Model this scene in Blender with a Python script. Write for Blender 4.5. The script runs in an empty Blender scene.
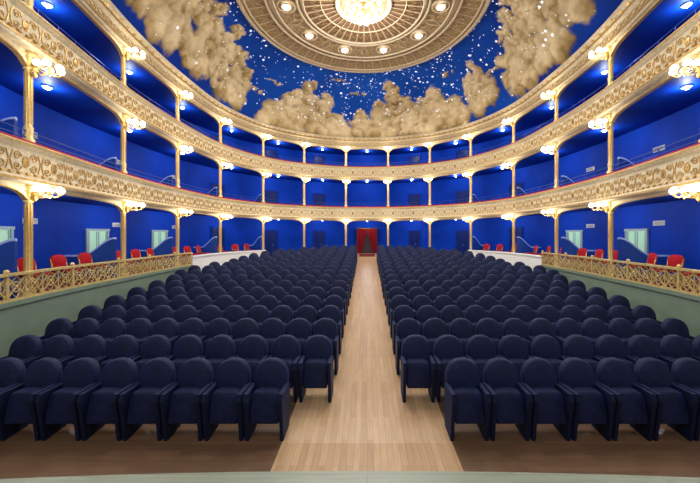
import bpy, bmesh, math, random
from mathutils import Vector, Matrix, noise
random.seed(7)
D=bpy.data; C=bpy.context
scene=C.scene
scene.view_settings.view_transform='Standard'
scene.view_settings.look='None'
scene.view_settings.exposure=0.0

# ------------------------------------------------------------ materials
def mat(name,col,rough=0.5,metal=0.0,emit=None,es=0.0,sheen=0.0,spec=0.5,noise_amt=0.0,nscale=8.0,bump=0.0):
    m=D.materials.new(name); m.use_nodes=True
    nt=m.node_tree; b=nt.nodes['Principled BSDF']
    b.inputs['Base Color'].default_value=(*col,1)
    b.inputs['Roughness'].default_value=rough
    b.inputs['Metallic'].default_value=metal
    b.inputs['Specular IOR Level'].default_value=spec
    if sheen: 
        b.inputs['Sheen Weight'].default_value=sheen
        b.inputs['Sheen Roughness'].default_value=0.4
        b.inputs['Sheen Tint'].default_value=(0.2,0.4,1,1)
    if emit:
        b.inputs['Emission Color'].default_value=(*emit,1)
        b.inputs['Emission Strength'].default_value=es
        m.cycles.emission_sampling='NONE'
    if noise_amt>0 or bump>0:
        tc=nt.nodes.new('ShaderNodeTexCoord'); n=nt.nodes.new('ShaderNodeTexNoise')
        n.inputs['Scale'].default_value=nscale; n.inputs['Detail'].default_value=5
        nt.links.new(tc.outputs['Object'],n.inputs['Vector'])
        if noise_amt>0:
            r=nt.nodes.new('ShaderNodeValToRGB')
            r.color_ramp.elements[0].position=0.3; r.color_ramp.elements[1].position=0.7
            r.color_ramp.elements[0].color=(*[max(0,c*(1-noise_amt)) for c in col],1)
            r.color_ramp.elements[1].color=(*[min(1,c*(1+noise_amt)) for c in col],1)
            nt.links.new(n.outputs['Fac'],r.inputs['Fac']); nt.links.new(r.outputs['Color'],b.inputs['Base Color'])
        if bump>0:
            bp=nt.nodes.new('ShaderNodeBump'); bp.inputs['Strength'].default_value=bump; bp.inputs['Distance'].default_value=0.02
            nt.links.new(n.outputs['Fac'],bp.inputs['Height']); nt.links.new(bp.outputs['Normal'],b.inputs['Normal'])
    return m
def wood(name,c1,c2,mortar,rot,w=0.9,h=0.09,rough=0.35):
    m=D.materials.new(name); m.use_nodes=True
    nt=m.node_tree; b=nt.nodes['Principled BSDF']
    tc=nt.nodes.new('ShaderNodeTexCoord'); mp=nt.nodes.new('ShaderNodeMapping')
    mp.inputs['Rotation'].default_value=(0,0,rot)
    br=nt.nodes.new('ShaderNodeTexBrick')
    br.inputs['Color1'].default_value=(*c1,1); br.inputs['Color2'].default_value=(*c2,1); br.inputs['Mortar'].default_value=(*mortar,1)
    br.inputs['Scale'].default_value=1; br.inputs['Mortar Size'].default_value=0.0018
    br.inputs['Brick Width'].default_value=w; br.inputs['Row Height'].default_value=h
    n=nt.nodes.new('ShaderNodeTexNoise'); n.inputs['Scale'].default_value=6; n.inputs['Detail'].default_value=6
    mp2=nt.nodes.new('ShaderNodeMapping'); mp2.inputs['Scale'].default_value=(0.5,6,1)
    mx=nt.nodes.new('ShaderNodeMix'); mx.data_type='RGBA'; mx.blend_type='MULTIPLY'; mx.inputs['Factor'].default_value=0.4
    r=nt.nodes.new('ShaderNodeValToRGB'); r.color_ramp.elements[0].position=0.3; r.color_ramp.elements[0].color=(0.6,0.55,0.5,1)
    r.color_ramp.elements[1].position=0.65; r.color_ramp.elements[1].color=(1,1,1,1)
    L=nt.links.new
    L(tc.outputs['Object'],mp.inputs['Vector']); L(mp.outputs['Vector'],br.inputs['Vector'])
    L(mp.outputs['Vector'],mp2.inputs['Vector']); L(mp2.outputs['Vector'],n.inputs['Vector'])
    L(n.outputs['Fac'],r.inputs['Fac']); L(br.outputs['Color'],mx.inputs['A']); L(r.outputs['Color'],mx.inputs['B'])
    L(mx.outputs['Result'],b.inputs['Base Color']); b.inputs['Roughness'].default_value=rough
    return m

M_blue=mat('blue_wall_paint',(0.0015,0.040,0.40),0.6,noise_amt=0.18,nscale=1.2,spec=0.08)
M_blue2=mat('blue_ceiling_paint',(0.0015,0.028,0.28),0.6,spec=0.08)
M_cream=mat('cream_stucco',(0.74,0.64,0.43),0.5,noise_amt=0.16,nscale=14,bump=0.3)
M_gold=mat('gilding',(0.56,0.35,0.10),0.36,0.4,noise_amt=0.3,nscale=25,bump=0.3)
M_goldd=mat('dark_gilding',(0.30,0.18,0.06),0.4,0.4,noise_amt=0.3,nscale=25)
M_col=mat('column_gilding',(0.72,0.51,0.19),0.38,0.3,noise_amt=0.15,nscale=20)
M_palegold=mat('pale_gilding',(0.62,0.46,0.17),0.4,0.25,noise_amt=0.25,nscale=20)
M_red=mat('red_velvet',(0.34,0.006,0.012),0.8,spec=0.2)
M_redc=mat('red_curtain_velvet',(0.22,0.004,0.010),0.8,spec=0.2)
M_redfloor=mat('red_carpet',(0.16,0.008,0.012),0.9)
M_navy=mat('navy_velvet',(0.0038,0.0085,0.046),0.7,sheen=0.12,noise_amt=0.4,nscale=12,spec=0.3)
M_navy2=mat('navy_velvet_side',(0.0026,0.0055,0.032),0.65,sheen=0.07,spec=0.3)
M_metal=mat('dark_metal',(0.03,0.03,0.04),0.4,0.8)
M_green=mat('pale_green_wall',(0.17,0.235,0.17),0.55,noise_amt=0.08,nscale=3)
M_white=mat('white_wall',(0.88,0.88,0.84),0.5)
M_frame=mat('door_frame_paint',(0.30,0.42,0.42),0.5)
M_door=mat('mint_door_glass',(0.42,0.72,0.50),0.4,emit=(0.5,0.8,0.6),es=0.16)
M_bdoor=mat('blue_door',(0.002,0.012,0.10),0.4,spec=0.2)
M_bulb=mat('opal_glass_bulb',(1,0.95,0.85),0.3,emit=(1.0,0.94,0.82),es=7.0)
M_bulbw=mat('white_bulb',(1,1,1),0.3,emit=(0.95,0.98,1.0),es=8.0)
M_bulbr=mat('rose_bulb',(1,1,1),0.3,emit=(1.0,0.97,0.9),es=8.0)
M_star=mat('star_white',(0.9,0.93,1),0.5,emit=(0.8,0.88,1.0),es=0.9)
M_rail=mat('blue_iron_rail',(0.02,0.06,0.3),0.35,0.5)
M_part=mat('divider_lacquer',(0.01,0.05,0.30),0.25)
M_pale=mat('divider_rail',(0.42,0.52,0.80),0.3)
M_rosedark=mat('rose_brown',(0.22,0.12,0.06),0.6,noise_amt=0.35,nscale=9)
M_rosetan=mat('rose_tan',(0.40,0.28,0.15),0.6,noise_amt=0.3,nscale=12,bump=0.4)
M_rosering=mat('rose_moulding',(0.68,0.56,0.37),0.55,0.05,noise_amt=0.15,nscale=18)
M_rosegilt=mat('rose_gilding',(0.56,0.40,0.18),0.5,0.15,noise_amt=0.2,nscale=18)
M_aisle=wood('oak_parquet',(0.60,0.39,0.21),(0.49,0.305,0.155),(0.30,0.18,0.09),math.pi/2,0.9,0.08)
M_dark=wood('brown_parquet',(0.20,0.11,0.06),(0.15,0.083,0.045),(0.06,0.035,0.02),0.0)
M_stage=wood('stage_boards',(0.27,0.31,0.22),(0.235,0.275,0.195),(0.12,0.14,0.11),0.0,2.0,0.12)

# ------------------------------------------------------------ mesh builder
class MB:
    def __init__(s): s.v=[]; s.f=[]; s.m=[]; s.sm=[]
    def add(s,vs,fs,mi=0,smooth=False):
        o=len(s.v); s.v+= [tuple(v) for v in vs]
        for f in fs: s.f.append([i+o for i in f]); s.m.append(mi); s.sm.append(smooth)
    def obj(s,name,mats,loc=(0,0,0),rotz=0):
        me=D.meshes.new(name); me.from_pydata(s.v,[],s.f)
        for m in mats: me.materials.append(m)
        me.polygons.foreach_set('material_index',s.m); me.polygons.foreach_set('use_smooth',s.sm)
        me.update()
        bm=bmesh.new(); bm.from_mesh(me); bmesh.ops.recalc_face_normals(bm,faces=bm.faces); bm.to_mesh(me); bm.free()
        return place(name,me,loc,rotz)
    def box(s,x0,x1,y0,y1,z0,z1,mi=0):
        s.add([(x0,y0,z0),(x1,y0,z0),(x1,y1,z0),(x0,y1,z0),(x0,y0,z1),(x1,y0,z1),(x1,y1,z1),(x0,y1,z1)],
              [(0,3,2,1),(4,5,6,7),(0,1,5,4),(1,2,6,5),(2,3,7,6),(3,0,4,7)],mi)
    def tube(s,pts,r,n=6,mi=0,cap=True,closed=False):
        pts=[Vector(p) for p in pts]; N=len(pts); vs=[]; fs=[]
        for i,p in enumerate(pts):
            if closed: t=pts[(i+1)%N]-pts[i-1]
            else: t=pts[min(i+1,N-1)]-pts[max(i-1,0)]
            if t.length<1e-9: t=Vector((0,0,1))
            t.normalize()
            a=Vector((0,0,1)) if abs(t.z)<0.9 else Vector((1,0,0))
            u=t.cross(a).normalized(); w=t.cross(u)
            rr=r[i] if isinstance(r,(list,tuple)) else r
            for k in range(n):
                an=2*math.pi*(k+0.5)/n
                vs.append(p+u*math.cos(an)*rr+w*math.sin(an)*rr)
        for i in range(N if closed else N-1):
            j=(i+1)%N
            for k in range(n):
                fs.append((i*n+k,i*n+(k+1)%n,j*n+(k+1)%n,j*n+k))
        if cap and not closed:
            fs.append(tuple(range(n))); fs.append(tuple((N-1)*n+k for k in range(n)))
        s.add(vs,fs,mi,n>4)
    def lathe(s,prof,cx=0,cy=0,n=12,mi=0,smooth=True,axis_z0=0):
        vs=[];fs=[]
        for r,z in prof:
            for k in range(n):
                a=2*math.pi*k/n; vs.append((cx+r*math.cos(a),cy+r*math.sin(a),z+axis_z0))
        for i in range(len(prof)-1):
            for k in range(n):
                fs.append((i*n+k,i*n+(k+1)%n,(i+1)*n+(k+1)%n,(i+1)*n+k))
        fs.append(tuple(range(n))); fs.append(tuple((len(prof)-1)*n+k for k in range(n)))
        s.add(vs,fs,mi,smooth)
    def ball(s,c,r,mi=0,n=8,m=5,sz=1.0):
        prof=[(max(0.001,r*math.sin(math.pi*i/m)),c[2]-sz*r*math.cos(math.pi*i/m)) for i in range(m+1)]
        s.lathe(prof,c[0],c[1],n,mi)
def place(name,me,loc=(0,0,0),rotz=0,rx=0):
    o=D.objects.new(name,me); o.location=loc; o.rotation_euler=(rx,0,rotz)
    C.collection.objects.link(o); return o

# ------------------------------------------------------------ plan curve
half=[(1.3,19.4),(3.7,18.55),(5.6,17.0),(6.8,14.6),(7.1,11.8),(7.0,9.05),(6.45,6.0),(5.95,3.3),(5.4,0.7)]
CP=[(-x,y) for x,y in reversed(half)]+half      # 18 points, w=0..17
def P(w):
    w=max(0,min(16.9999,w)); i=int(w); t=w-i
    g=lambda k: Vector(CP[k]) if 0<=k<18 else (2*Vector(CP[0])-Vector(CP[1]) if k<0 else 2*Vector(CP[17])-Vector(CP[16]))
    a,b,c,d=g(i-1),g(i),g(i+1),g(i+2)
    return 0.5*((2*b)+(c-a)*t+(2*a-5*b+4*c-d)*t*t+(3*b-a-3*c+d)*t**3)
def Nn(w):
    t=(P(min(w+0.01,17))-P(max(w-0.01,0))).normalized()
    return Vector((t.y,-t.x))
def Q(w,off,z):
    p=P(w)+Nn(w)*off; return (p.x,p.y,z)
def frange(a,b,n): return [a+(b-a)*i/n for i in range(n+1)]
def sweep(mb,ws,prof,mi=0,closed=True,smooth=False):
    vs=[];fs=[]; n=None
    for w in ws:
        pr=prof(w) if callable(prof) else prof
        n=len(pr)
        for o,z in pr: vs.append(Q(w,o,z))
    for i in range(len(ws)-1):
        for k in range(n if closed else n-1):
            fs.append((i*n+k,i*n+(k+1)%n,(i+1)*n+(k+1)%n,(i+1)*n+k))
    if closed:
        fs.append(tuple(range(n))); fs.append(tuple((len(ws)-1)*n+k for k in range(n)))
    mb.add(vs,fs,mi,smooth)
WS=frange(0,17,17*12)
def floor_z(y): return max(0.0,min(1.45,0.083*(y-4.0)))
BACK=-1.8
TIERS=[(3.59,4.32),(6.11,6.79)]
ZC0,ZC1=8.02,8.57

# ------------------------------------------------------------ floor
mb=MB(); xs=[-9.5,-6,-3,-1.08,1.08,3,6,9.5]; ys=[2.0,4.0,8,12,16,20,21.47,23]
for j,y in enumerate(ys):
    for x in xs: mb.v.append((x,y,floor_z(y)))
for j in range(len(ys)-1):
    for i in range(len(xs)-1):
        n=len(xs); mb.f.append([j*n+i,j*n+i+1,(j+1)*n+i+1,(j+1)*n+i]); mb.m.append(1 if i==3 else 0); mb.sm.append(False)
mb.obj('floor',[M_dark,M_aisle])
mb=MB(); n=24; top=[];bot=[]
for i in range(n+1):
    x=-5.3+10.6*i/n; y=2.19-0.012*x*x
    top.append((x,y,1.0)); bot.append((x,y,0.0))
vs=top+bot+[(5.3,-4,1.0),(-5.3,-4,1.0)]
fs=[tuple(range(n+1))+(2*n+2,2*n+3)]+[(i,i+1,n+2+i,n+1+i) for i in range(n)]
mb.add(vs,fs,0); mb.obj('stage_floor',[M_stage])

# ------------------------------------------------------------ curved back wall & slabs
mb=MB(); sweep(mb,WS,[(BACK,0.0),(BACK-0.15,0.0),(BACK-0.15,8.2),(BACK,8.2)],0); mb.obj('wall_back',[M_blue])
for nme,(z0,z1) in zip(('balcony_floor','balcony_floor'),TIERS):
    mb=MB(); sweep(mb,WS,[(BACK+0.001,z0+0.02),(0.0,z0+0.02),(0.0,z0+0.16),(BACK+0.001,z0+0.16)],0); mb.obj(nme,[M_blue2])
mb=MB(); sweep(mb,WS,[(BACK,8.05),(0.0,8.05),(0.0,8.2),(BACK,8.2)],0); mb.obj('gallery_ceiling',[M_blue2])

# ------------------------------------------------------------ parapets with ornament
def arclen_ws(step,w0=0.0,w1=17.0):
    out=[];acc=0;prev=P(w0);w=w0;out.append(w0)
    while w<w1:
        w+=0.01; p=P(w); acc+=(p-prev).length; prev=p
        if acc>=step: out.append(w); acc=0
    return out
def w_per_m(w): 
    return 0.02/max(1e-6,(P(min(w+0.01,17))-P(max(w-0.01,0))).length)
def spiral(sx,sz,R,turn=1.5,n=12):
    pts=[]
    for i in range(n+1):
        t=i/n; a=t*turn*2*math.pi; r=R*(1-0.85*t)
        pts.append((sx*(-r*math.cos(a)),sz*(r*math.sin(a))))
    return pts
for z0,z1 in TIERS:
    mb=MB()
    sweep(mb,WS,[(0.0,z0),(0.20,z0),(0.245,z0+0.03),(0.245,z0+0.08),(0.20,z0+0.12),(0.17,z0+0.14),(0.17,z1-0.12),(0.21,z1-0.10),(0.26,z1-0.06),(0.26,z1),(0.10,z1),(0.10,z0+0.16),(0.0,z0+0.16)],0)
    sweep(mb,WS,[(0.245,z0+0.035),(0.26,z0+0.035),(0.26,z0+0.075),(0.245,z0+0.075)],1)
    sweep(mb,WS,[(0.26,z1-0.05),(0.275,z1-0.05),(0.275,z1-0.015),(0.26,z1-0.015)],1)
    zc=(z0+0.14+z1-0.12)/2
    for k,w in enumerate(arclen_ws(0.62)):
        q=w_per_m(w)
        def pt(a,b,o=0.178): return Q(w+a*q,o,zc+b)
        for sx in (-1,1):
            for sz in (-1,1):
                sp=spiral(sx,sz,0.085)
                mb.tube([pt(a+sx*0.17,b+sz*0.09) for a,b in sp],0.012,4,1,cap=False)
            mb.tube([pt(sx*0.26,0.17),pt(sx*0.29,0.08),pt(sx*0.31,0),pt(sx*0.29,-0.08),pt(sx*0.26,-0.17)],0.011,4,1,cap=False)
        ring=[pt(0.06*math.cos(a),0.10*math.sin(a)) for a in frange(0,2*math.pi,10)[:-1]]
        mb.tube(ring,0.015,4,1,closed=True)
        mb.add([pt(0.045*math.cos(a),0.08*math.sin(a),0.185) for a in frange(0,2*math.pi,10)[:-1]]+[pt(0,0,0.21)],[(i,(i+1)%10,10) for i in range(10)],2 if k%2 else 1,True)
    for w in arclen_ws(0.16):
        q=w_per_m(w)*0.035
        vs=[Q(w-q,0.17,z0+0.145),Q(w+q,0.17,z0+0.145),Q(w+q,0.225,z0+0.145),Q(w-q,0.225,z0+0.145),Q(w-q,0.17,z0+0.185),Q(w+q,0.17,z0+0.185),Q(w+q,0.2,z0+0.185),Q(w-q,0.2,z0+0.185)]
        mb.add(vs,[(0,1,2,3),(4,5,6,7),(0,1,5,4),(1,2,6,5),(2,3,7,6),(3,0,4,7)],1)
    # red velvet cushion rail
    sweep(mb,WS,[(0.06,z1+0.001),(0.20,z1+0.001),(0.21,z1+0.03),(0.18,z1+0.06),(0.09,z1+0.06),(0.06,z1+0.03)],3)
    for zz in (z1+0.16,z1+0.28):
        sweep(mb,WS,[(0.0,zz),(0.018,zz),(0.018,zz+0.018),(0.0,zz+0.018)],4)
    for w in arclen_ws(0.5):
        p=Q(w,0.01,0); mb.tube([(p[0],p[1],z0+0.18),(p[0],p[1],z1+0.29)],0.009,4,4)
    mb.obj('balcony_parapet',[M_cream,M_gold,M_goldd,M_red,M_rail])

# ------------------------------------------------------------ cornice
mb=MB()
sweep(mb,WS,[(0.0,ZC0),(0.12,ZC0),(0.15,ZC0+0.08),(0.12,ZC0+0.14),(0.14,ZC0+0.3),(0.22,ZC0+0.34),(0.22,ZC0+0.42),(0.30,ZC0+0.46),(0.34,ZC1),(0.0,ZC1)],0)
sweep(mb,WS,[(0.22,ZC0+0.36),(0.24,ZC0+0.36),(0.24,ZC0+0.41),(0.22,ZC0+0.41)],1)
sweep(mb,WS,[(0.15,ZC0+0.05),(0.17,ZC0+0.05),(0.17,ZC0+0.10),(0.15,ZC0+0.10)],1)
for w in arclen_ws(0.30):
    q=w_per_m(w)
    def pt(a,b,o=0.14): return Q(w+a*q,o,ZC0+0.22+b)
    mb.tube([pt(0.10*math.cos(a),0.06*math.sin(a)) for a in frange(0,2*math.pi,10)[:-1]],0.013,4,1,closed=True)
    mb.tube([pt(0.13,-0.06),pt(0.15,0),pt(0.13,0.06)],0.012,4,1,cap=False)
    dz,o=ZC0+0.45,0.30; a=q*0.05
    mb.add([Q(w-a,0.2,dz-0.06),Q(w+a,0.2,dz-0.06),Q(w+a,o,dz),Q(w-a,o,dz),Q(w-a,0.2,dz),Q(w+a,0.2,dz)],[(0,1,2,3),(0,3,4),(1,2,5),(0,1,5,4),(2,3,4,5)],1)
mb.obj('cornice',[M_cream,M_gold])

# ------------------------------------------------------------ arched spandrels
mb=MB()
for zt in (3.59,6.11,8.02):
    for j in range(17):
        ws=frange(j+0.03,j+0.97,24)
        def hh_(w,j=j):
            u=abs(2*(w-j)-1); return 0.06+0.06*u*u+0.30*(u**9)
        sweep(mb,ws,lambda w:[(-0.02,zt-hh_(w)),(0.04,zt-hh_(w)),(0.04,zt),(-0.02,zt)],0)
        sweep(mb,ws,lambda w:[(-0.03,zt-hh_(w)-0.01),(0.06,zt-hh_(w)-0.01),(0.06,zt-hh_(w)+0.012),(-0.03,zt-hh_(w)+0.012)],1)
mb.obj('arch_spandrel_trim',[M_cream,M_gold])

# ------------------------------------------------------------ columns
def colprof(zb,zt):
    return [(0.12,zb),(0.12,zb+0.06),(0.09,zb+0.08),(0.10,zb+0.13),(0.068,zb+0.17),(0.062,zb+0.22),(0.074,zb+0.36),(0.054,zb+0.40),
            (0.048,zt-0.34),(0.074,zt-0.32),(0.074,zt-0.29),(0.054,zt-0.27),(0.065,zt-0.18),(0.11,zt-0.09),(0.12,zt-0.06),(0.135,zt-0.05),(0.135,zt)]
def make_col(base):
    mb=MB()
    for zb,zt in ((base,3.585),(4.325,6.105),(6.795,8.015)):
        mb.lathe(colprof(zb,zt),n=14,mi=0)
        for a in range(0,360,45):
            x=0.058*math.cos(math.radians(a)); y=0.058*math.sin(math.radians(a))
            mb.tube([(x*0.95,y*0.95,zb+0.42),(x*0.9,y*0.9,zt-0.36)],0.009,4,1)
        for a in range(0,360,60):
            c,s=math.cos(math.radians(a)),math.sin(math.radians(a))
            mb.tube([(0.06*c,0.06*s,zt-0.25),(0.10*c,0.10*s,zt-0.16),(0.13*c,0.13*s,zt-0.10),(0.12*c,0.12*s,zt-0.13)],0.013,4,1)
    return mb
colmeshes={}
for j in range(0,18):
    p=P(j) if j<17 else Vector(CP[17])
    base=1.455
    if 7<=j<=10: base=floor_z(p.y)+0.003
    key=round(base,2)
    if key not in colmeshes:
        o=make_col(base).obj('column',[M_col,M_gold]); colmeshes[key]=o.data
        o.location=(p.x,p.y,0)
    else: place('column',colmeshes[key],(p.x,p.y,0))

# ------------------------------------------------------------ wall lamps
def lamp_mesh():
    mb=MB()   # local +x = inward from column, origin at column face
    mb.lathe([(0.01,-0.14),(0.04,-0.10),(0.025,-0.04),(0.05,0.0),(0.025,0.05),(0.04,0.10),(0.01,0.14)],0.04,0,8,0)
    mb.tube([(0.04,0,0),(0.13,0,-0.07),(0.23,0,-0.05),(0.28,0,0.02)],0.014,5,0)
    mb.lathe([(0.01,-0.08),(0.03,-0.04),(0.018,0),(0.035,0.05),(0.01,0.09)],0.28,0,8,0)
    for a in (-130,-65,0,65,130):
        c,s=math.cos(math.radians(a)),math.sin(math.radians(a))
        ex,ey=0.28+0.165*c,0.19*s
        mb.tube([(0.28,0,0.0),(0.28+0.07*c,0.08*s,-0.05),(0.28+0.13*c,0.15*s,-0.03),(ex,ey,0.03)],0.010,5,0)
        mb.lathe([(0.016,0.0),(0.036,0.02),(0.025,0.035)],ex,ey,8,0)
        mb.lathe([(0.024,0.03),(0.050,0.05),(0.064,0.085),(0.056,0.12),(0.03,0.145),(0.008,0.15)],ex,ey,10,1)
    return mb
lm=None
lamp_z=[3.42,5.78,7.80]
def add_light(name,loc,e,col=(1,0.88,0.70),r=0.06,typ='POINT'):
    l=D.lights.new(name,typ); l.energy=e; l.color=col
    l.shadow_soft_size=r
    o=D.objects.new(name,l); o.location=loc; C.collection.objects.link(o); return o
for j in range(1,17):
    nv=Nn(j); p=P(j)
    for zi,z in enumerate(lamp_z):
        q=p+nv*0.07
        if lm is None:
            o=lamp_mesh().obj('wall_lamp',[M_gold,M_bulb]); lm=o.data
            o.location=(q.x,q.y,z); o.rotation_euler=(0,0,math.atan2(nv.y,nv.x))
        else: place('wall_lamp',lm,(q.x,q.y,z),math.atan2(nv.y,nv.x))
        q=p+nv*0.42
        add_light('wall_lamp_light',(q.x,q.y,z-0.16),16,(1,0.9,0.74))
bm_=None
for j in range(0,17):
    w=j+0.5
    for zc in (3.60,6.12,8.04):
        q=Q(w,-0.75,zc)
        if bm_ is None:
            mb=MB(); mb.lathe([(0.10,0),(0.10,-0.02),(0.07,-0.03)],n=12,mi=0); mb.lathe([(0.065,-0.025),(0.06,-0.05),(0.03,-0.07),(0.005,-0.075)],n=12,mi=1)
            o=mb.obj('ceiling_downlight',[M_white,M_bulbw]); bm_=o.data; o.location=q
        else: place('ceiling_downlight',bm_,q)
        add_light('downlight_lamp',(q[0],q[1],zc-0.16),30,(0.85,0.93,1.0),0.05)

# ------------------------------------------------------------ ground perimeter (side boxes)
OFFS=[0.3,0.24,0.24,0.46,0.42,0.28,0.22,0.22]
def poff(w):
    u=w if w<=8.5 else 17-w
    u=max(0,min(6.999,u)); i=int(u); t=u-i; t=t*t*(3-2*t)
    return OFFS[i]*(1-t)+OFFS[i+1]*t
for side,(a,b) in (('left',(0.0,6.0)),('right',(11.0,17.0))):
    ws=frange(a,b,72)
    mb=MB(); sweep(mb,ws,lambda w:[(BACK+0.01,1.30),(poff(w)-0.1,1.30),(poff(w)-0.1,1.45),(BACK+0.01,1.45)],0); mb.obj('box_floor_'+side,[M_redfloor])
    sa=(0.0,4.1) if side=='left' else (12.9,17.0)
    sb=(4.1,6.0) if side=='left' else (11.0,12.9)
    mb=MB(); sweep(mb,frange(*sa,50),lambda w:[(poff(w)-0.09,0.0),(poff(w),0.0),(poff(w),1.40),(poff(w)+0.04,1.42),(poff(w)+0.04,1.498),(poff(w)-0.09,1.498)],0)
    mb.obj('wall_'+side,[M_green])
    mb=MB(); sweep(mb,frange(*sb,24),lambda w:[(poff(w)-0.09,0.0),(poff(w),0.0),(poff(w),1.76),(poff(w)+0.04,1.78),(poff(w)+0.04,1.84),(poff(w)-0.09,1.84)],0)
    mb.obj('wall_rear_'+side,[M_white])
    mb=MB(); zb,zt=1.50,1.98
    sab=(sa[0],sa[1]-0.02) if side=='left' else (sa[0]+0.02,sa[1])
    sweep(mb,frange(*sab,50),lambda w:[(poff(w)-0.07,zt-0.045),(poff(w)+0.03,zt-0.045),(poff(w)+0.03,zt),(poff(w)-0.07,zt)],0)
    sweep(mb,frange(*sab,50),lambda w:[(poff(w)-0.05,zb),(poff(w)+0.01,zb),(poff(w)+0.01,zb+0.04),(poff(w)-0.05,zb+0.04)],0)
    L=[];w=sab[0]
    while w<sab[1]-0.02: 
        L.append(w); w+=0.36*w_per_m(w)
    L.append(sab[1])
    for i,w in enumerate(L):
        def pp(ww,z): return Q(ww,poff(ww)-0.02,z)
        big=(i%4==0); r=0.035 if big else 0.014
        mb.tube([pp(w,zb+0.03),pp(w,zt-0.04)],r,4,0)
        if big: 
            x=pp(w,zt+0.03); mb.ball(x,0.04,0)
        if i<len(L)-1:
            w2=L[i+1]; wm=(w+w2)/2; dw=w2-w; zm=(zb+zt)/2-0.005; hh=(zt-zb)/2-0.05
            for k in (-1,1):
                mb.tube([pp(w,zm-k*hh),pp(wm,zm),pp(w2,zm+k*hh)],0.015,4,0,cap=False)
            mb.tube([pp(wm+0.22*dw*math.cos(t),zm+0.09*math.sin(t)) for t in frange(0,2*math.pi,10)[:-1]],0.015,4,0,closed=True)
            mb.tube([pp(wm+0.46*dw*math.cos(t),zm+hh*math.sin(t)) for t in frange(0,2*math.pi,4)[:-1]],0.014,4,0,closed=True)
            mb.ball(pp(wm,zm),0.03,0,6,4)
            for k in (-1,1):
                for kk in (-1,1):
                    mb.tube([pp(wm+dw*(k*0.5-k*0.13*math.cos(t)),zm+kk*(hh-0.07*math.sin(t))) for t in frange(0,math.pi/1.0,5)],0.012,4,0,cap=False)
    mb.obj('gilt_balustrade',[M_palegold])

def divider():
    mb=MB(); prof=[]
    for i in range(17):
        t=i/16; z=1.08-0.50*(0.5-0.5*math.cos(math.pi*min(1,t*1.5))); prof.append((-0.2-1.35*t,z))
    n=len(prof)
    vs=[(x,-0.03,0) for x,z in prof]+[(x,0.03,0) for x,z in prof]+[(x,-0.03,z) for x,z in prof]+[(x,0.03,z) for x,z in prof]
    fs=[]
    for i in range(n-1):
        fs+=[(i,i+1,2*n+i+1,2*n+i),(n+i,n+i+1,3*n+i+1,3*n+i),(2*n+i,2*n+i+1,3*n+i+1,3*n+i),(i,i+1,n+i+1,n+i)]
    fs+=[(0,n,3*n,2*n),(n-1,2*n-1,4*n-1,3*n-1)]
    mb.add(vs,fs,0)
    mb.tube([(x,0,z+0.01) for x,z in prof],0.035,6,1)
    return mb
dm=None
for j in list(range(1,7))+list(range(11,17)):
    nv=Nn(j); p=P(j)
    for zf in (1.455,3.755):
        if dm is None:
            o=divider().obj('box_divider',[M_part,M_pale]); dm=o.data; o.location=(p.x,p.y,zf); o.rotation_euler=(0,0,math.atan2(nv.y,nv.x))
        else: place('box_divider',dm,(p.x,p.y,zf),math.atan2(nv.y,nv.x))

# ------------------------------------------------------------ chairs
def loft(mb,outline,layers,mi,shear=0.0,zref=0.4):
    cx=sum(p[0] for p in outline)/len(outline); cz=sum(p[1] for p in outline)/len(outline)
    vs=[];fs=[];n=len(outline)
    for y,s in layers:
        for x,z in outline:
            X=cx+(x-cx)*s; Z=cz+(z-cz)*s; vs.append((X,y+(Z-zref)*shear,Z))
    for i in range(len(layers)-1):
        for k in range(n): fs.append((i*n+k,i*n+(k+1)%n,(i+1)*n+(k+1)%n,(i+1)*n+k))
    fs.append(tuple(range(n))); fs.append(tuple((len(layers)-1)*n+k for k in range(n)))
    mb.add(vs,fs,mi,True)
def arch_outline(hw,z0,z1,zs,n=12,p=2.2):
    o=[(-hw*0.93,z0),(hw*0.93,z0)]
    for i in range(n+1):
        a=math.pi*i/n; c,s=math.cos(a),math.sin(a)
        o.append((hw*math.copysign(abs(c)**(2/p),c),zs+(z1-zs)*abs(s)**(2/p)))
    return o
def seat_mesh():
    mb=MB()
    loft(mb,arch_outline(0.232,0.28,0.93,0.69),[(0.30,0.90),(0.315,0.97),(0.345,1.0),(0.385,1.0),(0.40,0.96)],0,0.16)
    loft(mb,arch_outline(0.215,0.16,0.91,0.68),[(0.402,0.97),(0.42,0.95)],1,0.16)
    o=[(-0.175,0.22),(0.175,0.22),(0.192,0.28),(0.192,0.52),(0.17,0.58),(0.10,0.605),(-0.10,0.605),(-0.17,0.58),(-0.192,0.52),(-0.192,0.28)]
    loft(mb,o,[(0.11,0.86),(0.12,0.95),(0.14,1.0),(0.235,1.0),(0.25,0.95)],0,0.22)
    for sx in (-1,1):
        x=sx*0.222
        pro=[(0.10,0.0),(0.40,0.0),(0.43,0.30),(0.44,0.56),(0.40,0.60),(0.08,0.61),(0.04,0.59),(0.02,0.54),(0.05,0.38)]
        n=len(pro); vs=[];fs=[]
        for xx,s in ((x-0.024,0.96),(x-0.018,1),(x+0.018,1),(x+0.024,0.96)):
            for y,z in pro: vs.append((xx,0.22+(y-0.22)*s,z if z==0 else 0.3+(z-0.3)*s))
        for i in range(3):
            for k in range(n): fs.append((i*n+k,i*n+(k+1)%n,(i+1)*n+(k+1)%n,(i+1)*n+k))
        fs.append(tuple(range(n))); fs.append(tuple(3*n+k for k in range(n)))
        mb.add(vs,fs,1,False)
        mb.box(x-0.026,x+0.026,0.05,0.38,0.595,0.622,0)
    mb.tube([(-0.2,0.28,0.26),(0.2,0.28,0.26)],0.018,6,2)
    return mb
o=seat_mesh().obj('theatre_seat',[M_navy,M_navy2,M_metal]); sm=o.data
first=True
samples=[]
for w in frange(11,17,120):
    q=Q(w,poff(w),0); samples.append((q[1],q[0]))
samples.sort()
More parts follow.
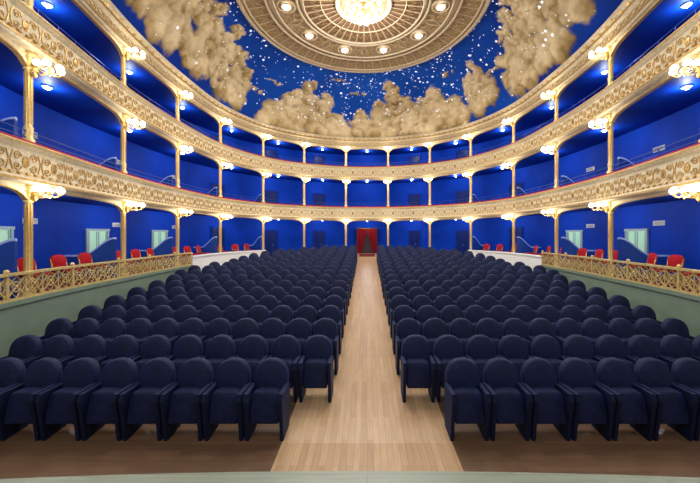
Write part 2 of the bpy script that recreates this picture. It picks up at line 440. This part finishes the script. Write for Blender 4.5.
def perim_x(y):
    if y>=samples[-1][0]: return samples[-1][1]-(y-samples[-1][0])*1.5
    for i in range(len(samples)-1):
        if samples[i][0]<=y<=samples[i+1][0]: return samples[i][1]
    return samples[0][1]
for r in range(18):
    y=3.93+0.80*r
    lim=min(perim_x(y),perim_x(y+0.5))-(0.06 if y<11 else min(0.9,0.06+0.4*(y-11)))
    nseat=int((lim-0.53)/0.5); pitch=min(0.53,(lim-0.53)/nseat)
    for s in (-1,1):
        for k in range(1 if r==0 else 0,nseat):
            x=s*(0.53+pitch/2+pitch*k); z=floor_z(y+0.1)
            if first: o.location=(x,y,z); first=False
            else: place('theatre_seat',sm,(x,y,z))

# red box chairs
mb=MB()
loft(mb,arch_outline(0.18,0.40,0.72,0.57),[(0.20,0.88),(0.215,1.0),(0.24,1.0),(0.25,0.95)],0,0.12)
mb.box(-0.19,0.19,-0.20,0.20,0.32,0.39,0)
for x in (-0.16,0.16):
    mb.tube([(x,-0.17,0.0),(x,-0.17,0.32)],0.018,6,1); mb.tube([(x,0.21,0.0),(x,0.19,0.32),(x,0.25,0.62)],0.018,6,1)
mb.tube([(-0.16,0.20,0.42),(0.16,0.20,0.42)],0.015,5,1)
o=mb.obj('red_box_chair',[M_red,M_goldd]); rm=o.data; first=True
for j in range(1,16):
    for f in (0.22,0.5,0.78):
        for zf,off in ((1.455,-0.35),(3.755,-0.32),(6.275,-0.32)):
            if zf<2 and 5<j<11: continue
            if zf>6 and j in (1,2,14,15): continue
            q=Q(j+f,off,zf); nv=Nn(j+f); rz=math.atan2(nv.y,nv.x)+math.pi/2+random.uniform(-0.35,0.35)
            if first: o.location=q; o.rotation_euler=(0,0,rz); first=False
            else: place('red_box_chair',rm,q,rz)

# ------------------------------------------------------------ doors and vents on the curved wall
def door_mesh(hw,h):
    mb=MB()
    mb.box(0,0.05,-hw-0.07,-hw,0,h+0.04,1); mb.box(0,0.05,hw,hw+0.07,0,h+0.04,1); mb.box(0,0.06,-hw-0.09,hw+0.09,h,h+0.07,1)
    mb.box(0,0.02,-hw,hw,0,h,0)
    for s in (-1,1):
        for a in (0.03,hw-0.05):
            y0,y1=sorted((s*a,s*(a+0.025))); mb.box(0.02,0.035,y0,y1,0.02,h-0.02,1)
    mb.box(0.02,0.035,-hw+0.02,hw-0.02,0.40*h,0.40*h+0.05,1)
    mb.ball((0.06,0.06,0.45*h),0.025,2)
    return mb
dmesh=None; n=0
for j in (1,2,3,4,12,13,14,15):
    n+=1; q=Q(j+0.5,BACK+0.004,1.455); nv=Nn(j+0.5); rz=math.atan2(nv.y,nv.x)
    if dmesh is None:
        o=door_mesh(0.38,1.32).obj('door_%d'%n,[M_door,M_frame,M_gold]); dmesh=o.data; o.location=q; o.rotation_euler=(0,0,rz)
    else: place('door_%d'%n,dmesh,q,rz)
dmesh=None
for j in (5,6,7,9,10,11):
    for zf in (1.33 if 6<=j<=10 else 1.455,3.755,6.275):
        n+=1; q=Q(j+0.5,BACK+0.004,zf); nv=Nn(j+0.5); rz=math.atan2(nv.y,nv.x)
        if dmesh is None:
            o=door_mesh(0.36,1.55).obj('door_%d'%n,[M_bdoor,M_blue2,M_gold]); dmesh=o.data; o.location=q; o.rotation_euler=(0,0,rz)
        else: place('door_%d'%n,dmesh,q,rz)
vm=None
for j in range(1,16):
    for z in (3.0,5.25,7.3):
        if 4<j<12: continue
        q=Q(j+0.78,BACK+0.003,z); nv=Nn(j+0.78); rz=math.atan2(nv.y,nv.x)
        if vm is None:
            mb=MB(); mb.box(0,0.03,-0.2,0.2,-0.07,0.07,0)
            for k in range(4): mb.box(0.03,0.036,-0.18,0.18,-0.055+k*0.03,-0.04+k*0.03,1)
            o=mb.obj('air_vent',[M_white,M_metal]); vm=o.data; o.location=q; o.rotation_euler=(0,0,rz)
        else: place('air_vent',vm,q,rz)

# ------------------------------------------------------------ red curtain entrance
yb=21.05; zf=floor_z(yb)
mb=MB()
for s in (-1,1):
    vs=[];fs=[];nx,nz=20,12
    for i in range(nx+1):
        for k in range(nz+1):
            u=i/nx; v=k/nz
            inner=0.02+0.40*max(0,1-v/0.8)**0.8
            x=0.66-(0.66-inner)*u
            vs.append((s*x,yb-0.08-0.05*math.sin(u*22)-0.02,zf+0.01+1.62*v))
    for i in range(nx):
        for k in range(nz): a=i*(nz+1)+k; fs.append((a,a+1,a+nz+2,a+nz+1))
    mb.add(vs,fs,0,True)
mb.tube([(-0.70,yb-0.1,zf+1.66),(0.70,yb-0.1,zf+1.66)],0.03,8,1)
mb.obj('red_curtain',[M_redc,M_goldd])
mb=MB(); mb.box(-0.7,0.7,yb-0.02,yb+0.12,zf,zf+1.7,0); mb.obj('door_%d'%(n+1),[mat('dark_doorway',(0.03,0.005,0.01),0.6)])
mb=MB(); y0,y1=19.6,20.8
mb.add([(-0.5,y0,floor_z(y0)+0.012),(0.5,y0,floor_z(y0)+0.012),(0.5,y1,floor_z(y1)+0.012),(-0.5,y1,floor_z(y1)+0.012),(-0.5,y0,floor_z(y0)),(0.5,y0,floor_z(y0)),(0.5,y1,floor_z(y1)),(-0.5,y1,floor_z(y1))],[(0,1,2,3),(4,5,6,7),(0,1,5,4),(1,2,6,5),(2,3,7,6),(3,0,4,7)],0)
mb.obj('red_carpet_runner',[M_redfloor])

# ------------------------------------------------------------ ceiling mural
CX,CY,ZR,RR=-0.12,11.0,10.6,4.2
rim=[Vector(Q(w,0.30,0)[:2]) for w in frange(0,17,17*20)]
poly=[rim[0]+Vector((0,-0.01))]+rim
def rim_at(phi):
    d=Vector((math.sin(phi),math.cos(phi))); c=Vector((CX,CY)); N=len(poly)
    best=None
    for i in range(N):
        a=poly[i]-c; b=poly[(i+1)%N]-c
        e=b-a; den=d.x*e.y-d.y*e.x
        if abs(den)<1e-9: continue
        t=(a.x*e.y-a.y*e.x)/den; u=(a.x*d.y-a.y*d.x)/den
        if t>0 and -1e-6<=u<=1+1e-6:
            if best is None or t<best: best=t
    return best or 10
NP,NT=1300,180
rims=[rim_at(-math.pi+2*math.pi*i/NP) for i in range(NP)]
def surf(phi,t):
    f=(phi+math.pi)/(2*math.pi)*NP; i=int(f)%NP; g=f-int(f)
    R=rims[i]*(1-g)+rims[(i+1)%NP]*g
    r=R+(RR-R)*t
    z=ZC1+(ZR-ZC1)*math.sin(t*math.pi/2)**0.85
    return Vector((CX+r*math.sin(phi),CY+r*math.cos(phi),z))
RM=6.4
def deg(a): return math.radians(a)*RM
clouds=[
 (-36,7,0,1.8),(-28,6,0,2.6),(-19,5,0,2.0),(-12,4,0,1.0),(-42,4,0,1.0),
 (-1,6,0,1.3),(7,5,0,1.8),(14,6,0,2.9),(21,5,0,2.0),(29,5,0,1.7),(34,4,0,2.2),(41,4,0,1.2),
 (52,5,0.4,1.6),(57,4,0.5,1.9),
 (72,6,0.3,1.5),(80,6,0.3,2.3),(88,7,0.3,2.9),(96,6,0.4,3.1),(104,5,0.6,2.3),(111,4,0.9,1.6),
 (-60,5,0.3,1.5),(-68,6,0.3,2.2),(-77,7,0.4,2.9),(-85,6,0.4,2.1),(-93,7,0.4,2.9),(-101,7,0.4,3.2),(-111,6,0.4,2.6),(-121,6,0.5,1.9)]
puffs=[]
rnd=random.Random(11)
for c,hw,b,h in clouds:
    for i in range(int(22+h*20)):
        f=rnd.random()
        v=b+f*h
        wdt=deg(hw)*(1-f**1.5*0.65)*(0.6+0.4*min(1,f*4) if b>0 else 1)
        u=deg(c)+rnd.uniform(-1,1)*wdt
        r=rnd.uniform(0.14,0.46)*(1.1-0.4*f)
        puffs.append((u,v,r,rnd.random()))
for c,v,hw in ((-46,2.0,3),(-4,2.4,4),(64,1.6,4),(-52,1.2,3),(45,2.6,3),(-15,3.2,4)):
    for i in range(14):
        puffs.append((deg(c)+rnd.uniform(-1,1)*deg(hw),v+rnd.uniform(-0.06,0.06),rnd.uniform(0.05,0.11),rnd.random()))
puffs.sort(key=lambda p:-p[1]+p[3]*0.7)
cell={}
for idx,(u,v,r,s) in enumerate(puffs):
    R=r*1.25
    for cu in range(int((u-R)//0.4),int((u+R)//0.4)+1):
        for cv in range(int((v-R)//0.4),int((v+R)//0.4)+1):
            cell.setdefault((cu,cv),[]).append(idx)
def mix(a,b,t): return tuple(a[i]*(1-t)+b[i]*t for i in range(3))
def fbm(q): return noise.noise(q)+0.5*noise.noise(q*2.1)+0.25*noise.noise(q*4.3)
def paint(phi,t):
    u=phi*RM; v=t*4.2
    q=Vector((u,v,0))
    n1=noise.noise(q*0.5)
    cen=max(0,math.cos(phi))
    col=mix((0.002,0.020,0.24),(0.008,0.11,0.66),max(0,min(1,0.12+0.6*cen+0.4*n1+0.2*t)))
    dx=fbm(q*2.0)*0.16; dy=fbm(q*2.0+Vector((9,3,1)))*0.16
    uu,vv=u+dx,v+dy
    cl=cell.get((int(uu//0.4),int(vv//0.4)),())
    if not cl: return col
    nf=fbm(q*4.5); big=noise.noise(q*0.9+Vector((3,8,2)))
    for idx in cl:
        pu,pv,r,s=puffs[idx]
        a=(uu-pu)/r; b=(vv-pv)/r; d2=a*a+b*b+0.28*nf
        if d2<1:
            nz=math.sqrt(max(0,1-d2))
            l=0.18*nz+b*0.42-(a*0.26 if phi>0 else -a*0.26)+0.36+0.2*(s-0.5)+0.28*big
            l=max(0,min(1,l+0.16*nf))
            if l<0.4: cc=mix((0.13,0.085,0.03),(0.47,0.33,0.13),l/0.4)
            else: cc=mix((0.47,0.33,0.13),(0.98,0.84,0.54),(l-0.4)/0.6)
            e=min(1,max(0,(1-d2)*1.2)); e=e*e*(3-2*e)
            col=mix(col,cc,e)
    return col
mb=MB(); cols=[]
for k in range(NT+1):
    t=k/NT
    for i in range(NP):
        phi=-math.pi+2*math.pi*i/NP
        p=surf(phi,t); mb.v.append(tuple(p))
        cols.append(paint(phi,t))
for k in range(NT):
    for i in range(NP):
        j=(i+1)%NP; mb.f.append([k*NP+i,k*NP+j,(k+1)*NP+j,(k+1)*NP+i]); mb.m.append(0); mb.sm.append(True)
mm=D.materials.new('painted_sky_mural'); mm.use_nodes=True
at=mm.node_tree.nodes.new('ShaderNodeVertexColor'); at.layer_name='Col'
bs=mm.node_tree.nodes['Principled BSDF']; bs.inputs['Roughness'].default_value=0.8; bs.inputs['Specular IOR Level'].default_value=0.1
mm.node_tree.links.new(at.outputs['Color'],bs.inputs['Base Color'])
co=mb.obj('ceiling',[mm])
ca=co.data.color_attributes.new('Col','FLOAT_COLOR','POINT')
flat=[]
for c in cols: flat+= [c[0],c[1],c[2],1.0]
ca.data.foreach_set('color',flat)
mb=MB(); rs=random.Random(5)
for i in range(760):
    if i<500: ph=math.radians(rs.gauss(5,38)); t=min(0.97,max(0.1,rs.uniform(0.15,1.0)))
    else: ph=math.radians(rs.uniform(-120,120)); t=rs.uniform(0.05,0.97)
    p=surf(ph,t); e=0.01
    tu=(surf(ph+e,t)-p).normalized(); tv=(surf(ph,min(1,t+e))-p).normalized() if t<0.99 else Vector((0,-1,0))
    nn=tu.cross(tv).normalized()
    if nn.z>0: nn=-nn
    p=p+nn*0.02
    R=rs.choice([0.018,0.022,0.026,0.03,0.03,0.045,0.07]); a0=rs.random()*6
    vs=[p+(tu*math.cos(a0+k*math.pi/5)+tv*math.sin(a0+k*math.pi/5))*(R if k%2==0 else R*0.45) for k in range(10)]
    mb.add(vs,[tuple(range(10))],0)
mb.obj('ceiling_stars',[M_star])

# ------------------------------------------------------------ ceiling rose
mb=MB(); NR=120
def ringz(r0,z0,r1,z1,mi,n=NR,mb=mb):
    vs=[(CX+r0*math.cos(2*math.pi*k/n),CY+r0*math.sin(2*math.pi*k/n),z0) for k in range(n)]+[(CX+r1*math.cos(2*math.pi*k/n),CY+r1*math.sin(2*math.pi*k/n),z1) for k in range(n)]
    mb.add(vs,[(k,(k+1)%n,n+(k+1)%n,n+k) for k in range(n)],mi)
ringz(4.26,10.62,4.05,10.55,1); ringz(4.05,10.55,3.35,10.66,0); ringz(3.35,10.66,3.1,10.62,1); ringz(3.1,10.62,2.3,10.70,0)
ringz(2.3,10.70,2.1,10.66,1); ringz(2.1,10.66,0.9,10.76,2); ringz(0.9,10.72,0.01,10.72,1)
def circ(r,z,tr,mi,cx=CX,cy=CY,n=NR,sec=6): mb.tube([(cx+r*math.cos(2*math.pi*k/n),cy+r*math.sin(2*math.pi*k/n),z) for k in range(n)],tr,sec,mi,closed=True)
for r,z,tr in ((4.23,10.55,0.08),(4.05,10.53,0.04),(3.36,10.6,0.05),(3.1,10.58,0.04),(2.3,10.64,0.05),(2.1,10.6,0.04),(0.95,10.68,0.06),(1.5,10.68,0.025)):
    circ(r,z,tr,3)
for k in range(60):
    a=2*math.pi*k/60; b=2*math.pi*(k+1)/60; m_=(a+b)/2
    f=lambda r,t,z: (CX+r*math.cos(t),CY+r*math.sin(t),z)
    mb.tube([f(3.4,a,10.62),f(4.02,a,10.54)],0.018,4,3)
    mb.tube([f(3.4,a,10.62),f(3.7,m_,10.58),f(4.02,b,10.54)],0.012,4,4,cap=False)
    mb.tube([f(3.4,b,10.62),f(3.7,m_,10.58),f(4.02,a,10.54)],0.012,4,4,cap=False)
    mb.tube([f(3.87+0.07*math.sin(t),m_+0.018*math.cos(t),10.55) for t in frange(0,2*math.pi,8)[:-1]],0.012,4,4,closed=True)
for k in range(40):
    a=2*math.pi*k/40
    mb.tube([f(1.0,a,10.70),f(1.5,a,10.67),f(2.08,a,10.62)],[0.012,0.02,0.03],4,3)
    m_=a+math.pi/40
    mb.tube([f(1.55,a,10.66),f(1.85,m_,10.64),f(1.55,a+math.pi/20,10.66)],0.012,4,4,cap=False)
for k in range(10):
    a=math.pi/2+math.radians(18+36*k)
    x,y=CX+2.7*math.cos(a),CY+2.7*math.sin(a)
    circ(0.30,10.62,0.03,3,x,y,24); circ(0.17,10.6,0.025,4,x,y,20)
    mb.lathe([(0.13,10.62),(0.12,10.57),(0.08,10.53),(0.01,10.51)],x,y,14,5)
    for dd in (-1,1):
        for rr in (2.5,2.9):
            a2=a+dd*math.radians(13)
            circ(0.15,10.63,0.018,4,CX+rr*math.cos(a2),CY+rr*math.sin(a2),14,4)
    a2=a+math.radians(18)
    mb.tube([f(2.34,a2,10.64),f(2.7,a2+0.05,10.62),f(3.06,a2,10.6),f(2.7,a2-0.05,10.62)],0.02,4,3,closed=True)
mb.obj('ceiling_rose',[M_rosetan,M_rosering,M_rosedark,M_rosering,M_rosegilt,M_bulbr])
# chandelier
mb=MB()
mb.lathe([(0.12,10.71),(0.10,10.62),(0.05,10.6),(0.05,10.48)],CX,CY,12,0)
def circ2(r,z,tr,mi,n=36): mb.tube([(CX+r*math.cos(2*math.pi*k/n),CY+r*math.sin(2*math.pi*k/n),z) for k in range(n)],tr,6,mi,closed=True)
circ2(0.58,10.42,0.025,0); circ2(0.42,10.30,0.025,0); circ2(0.22,10.18,0.02,0)
for k in range(12):
    a=2*math.pi*k/12; f=lambda r,z,da=0: (CX+r*math.cos(a+da),CY+r*math.sin(a+da),z)
    mb.tube([f(0.05,10.52),f(0.4,10.52),f(0.58,10.42),f(0.42,10.30),f(0.22,10.18),f(0.02,10.10)],0.013,5,0)
    mb.lathe([(0.02,10.42),(0.05,10.46),(0.06,10.50),(0.035,10.55),(0.01,10.56)],*f(0.60,0)[:2],8,1)
    mb.lathe([(0.01,10.24),(0.05,10.28),(0.06,10.33),(0.035,10.38)],*f(0.44,0,0.26)[:2],8,1)
    if k%2==0: mb.lathe([(0.01,10.12),(0.05,10.15),(0.06,10.2),(0.03,10.25)],*f(0.24,0,0.26)[:2],8,1)
mb.ball((CX,CY,10.12),0.07,1)
mb.obj('chandelier',[M_gold,M_bulbr])

# ------------------------------------------------------------ lights
add_light('chandelier_light',(CX,CY,9.6),250,(1,0.96,0.9),0.05)
for k in range(10):
    a=math.pi/2+math.radians(18+36*k)
    l=add_light('rose_spotlight',(CX+2.7*math.cos(a),CY+2.7*math.sin(a),10.45),300,(1,0.95,0.88),0.10,'SPOT')
    l.data.spot_size=math.radians(150); l.data.spot_blend=0.6
for x in (-3.5,0,3.5):
    l=add_light('stage_spotlight',(x,-1.0,7.5),400,(1,0.97,0.92),0.3,'SPOT')
    l.data.spot_size=math.radians(130); l.data.spot_blend=0.7
    l.rotation_euler=(Vector((x*0.6,9,4.5))-l.location).to_track_quat('-Z','Y').to_euler()
w=D.worlds.new('world'); scene.world=w; w.use_nodes=True
w.node_tree.nodes['Background'].inputs[0].default_value=(0.5,0.62,0.85,1)
w.node_tree.nodes['Background'].inputs[1].default_value=0.16

# ------------------------------------------------------------ camera
cam=D.cameras.new('camera'); cam.sensor_width=36; cam.lens=315/700*36
cam.shift_x=-17/700; cam.shift_y=-6.5/700
co=D.objects.new('camera',cam); co.location=(0,0,2.64); co.rotation_euler=(math.pi/2,0,0)
C.collection.objects.link(co); scene.camera=co
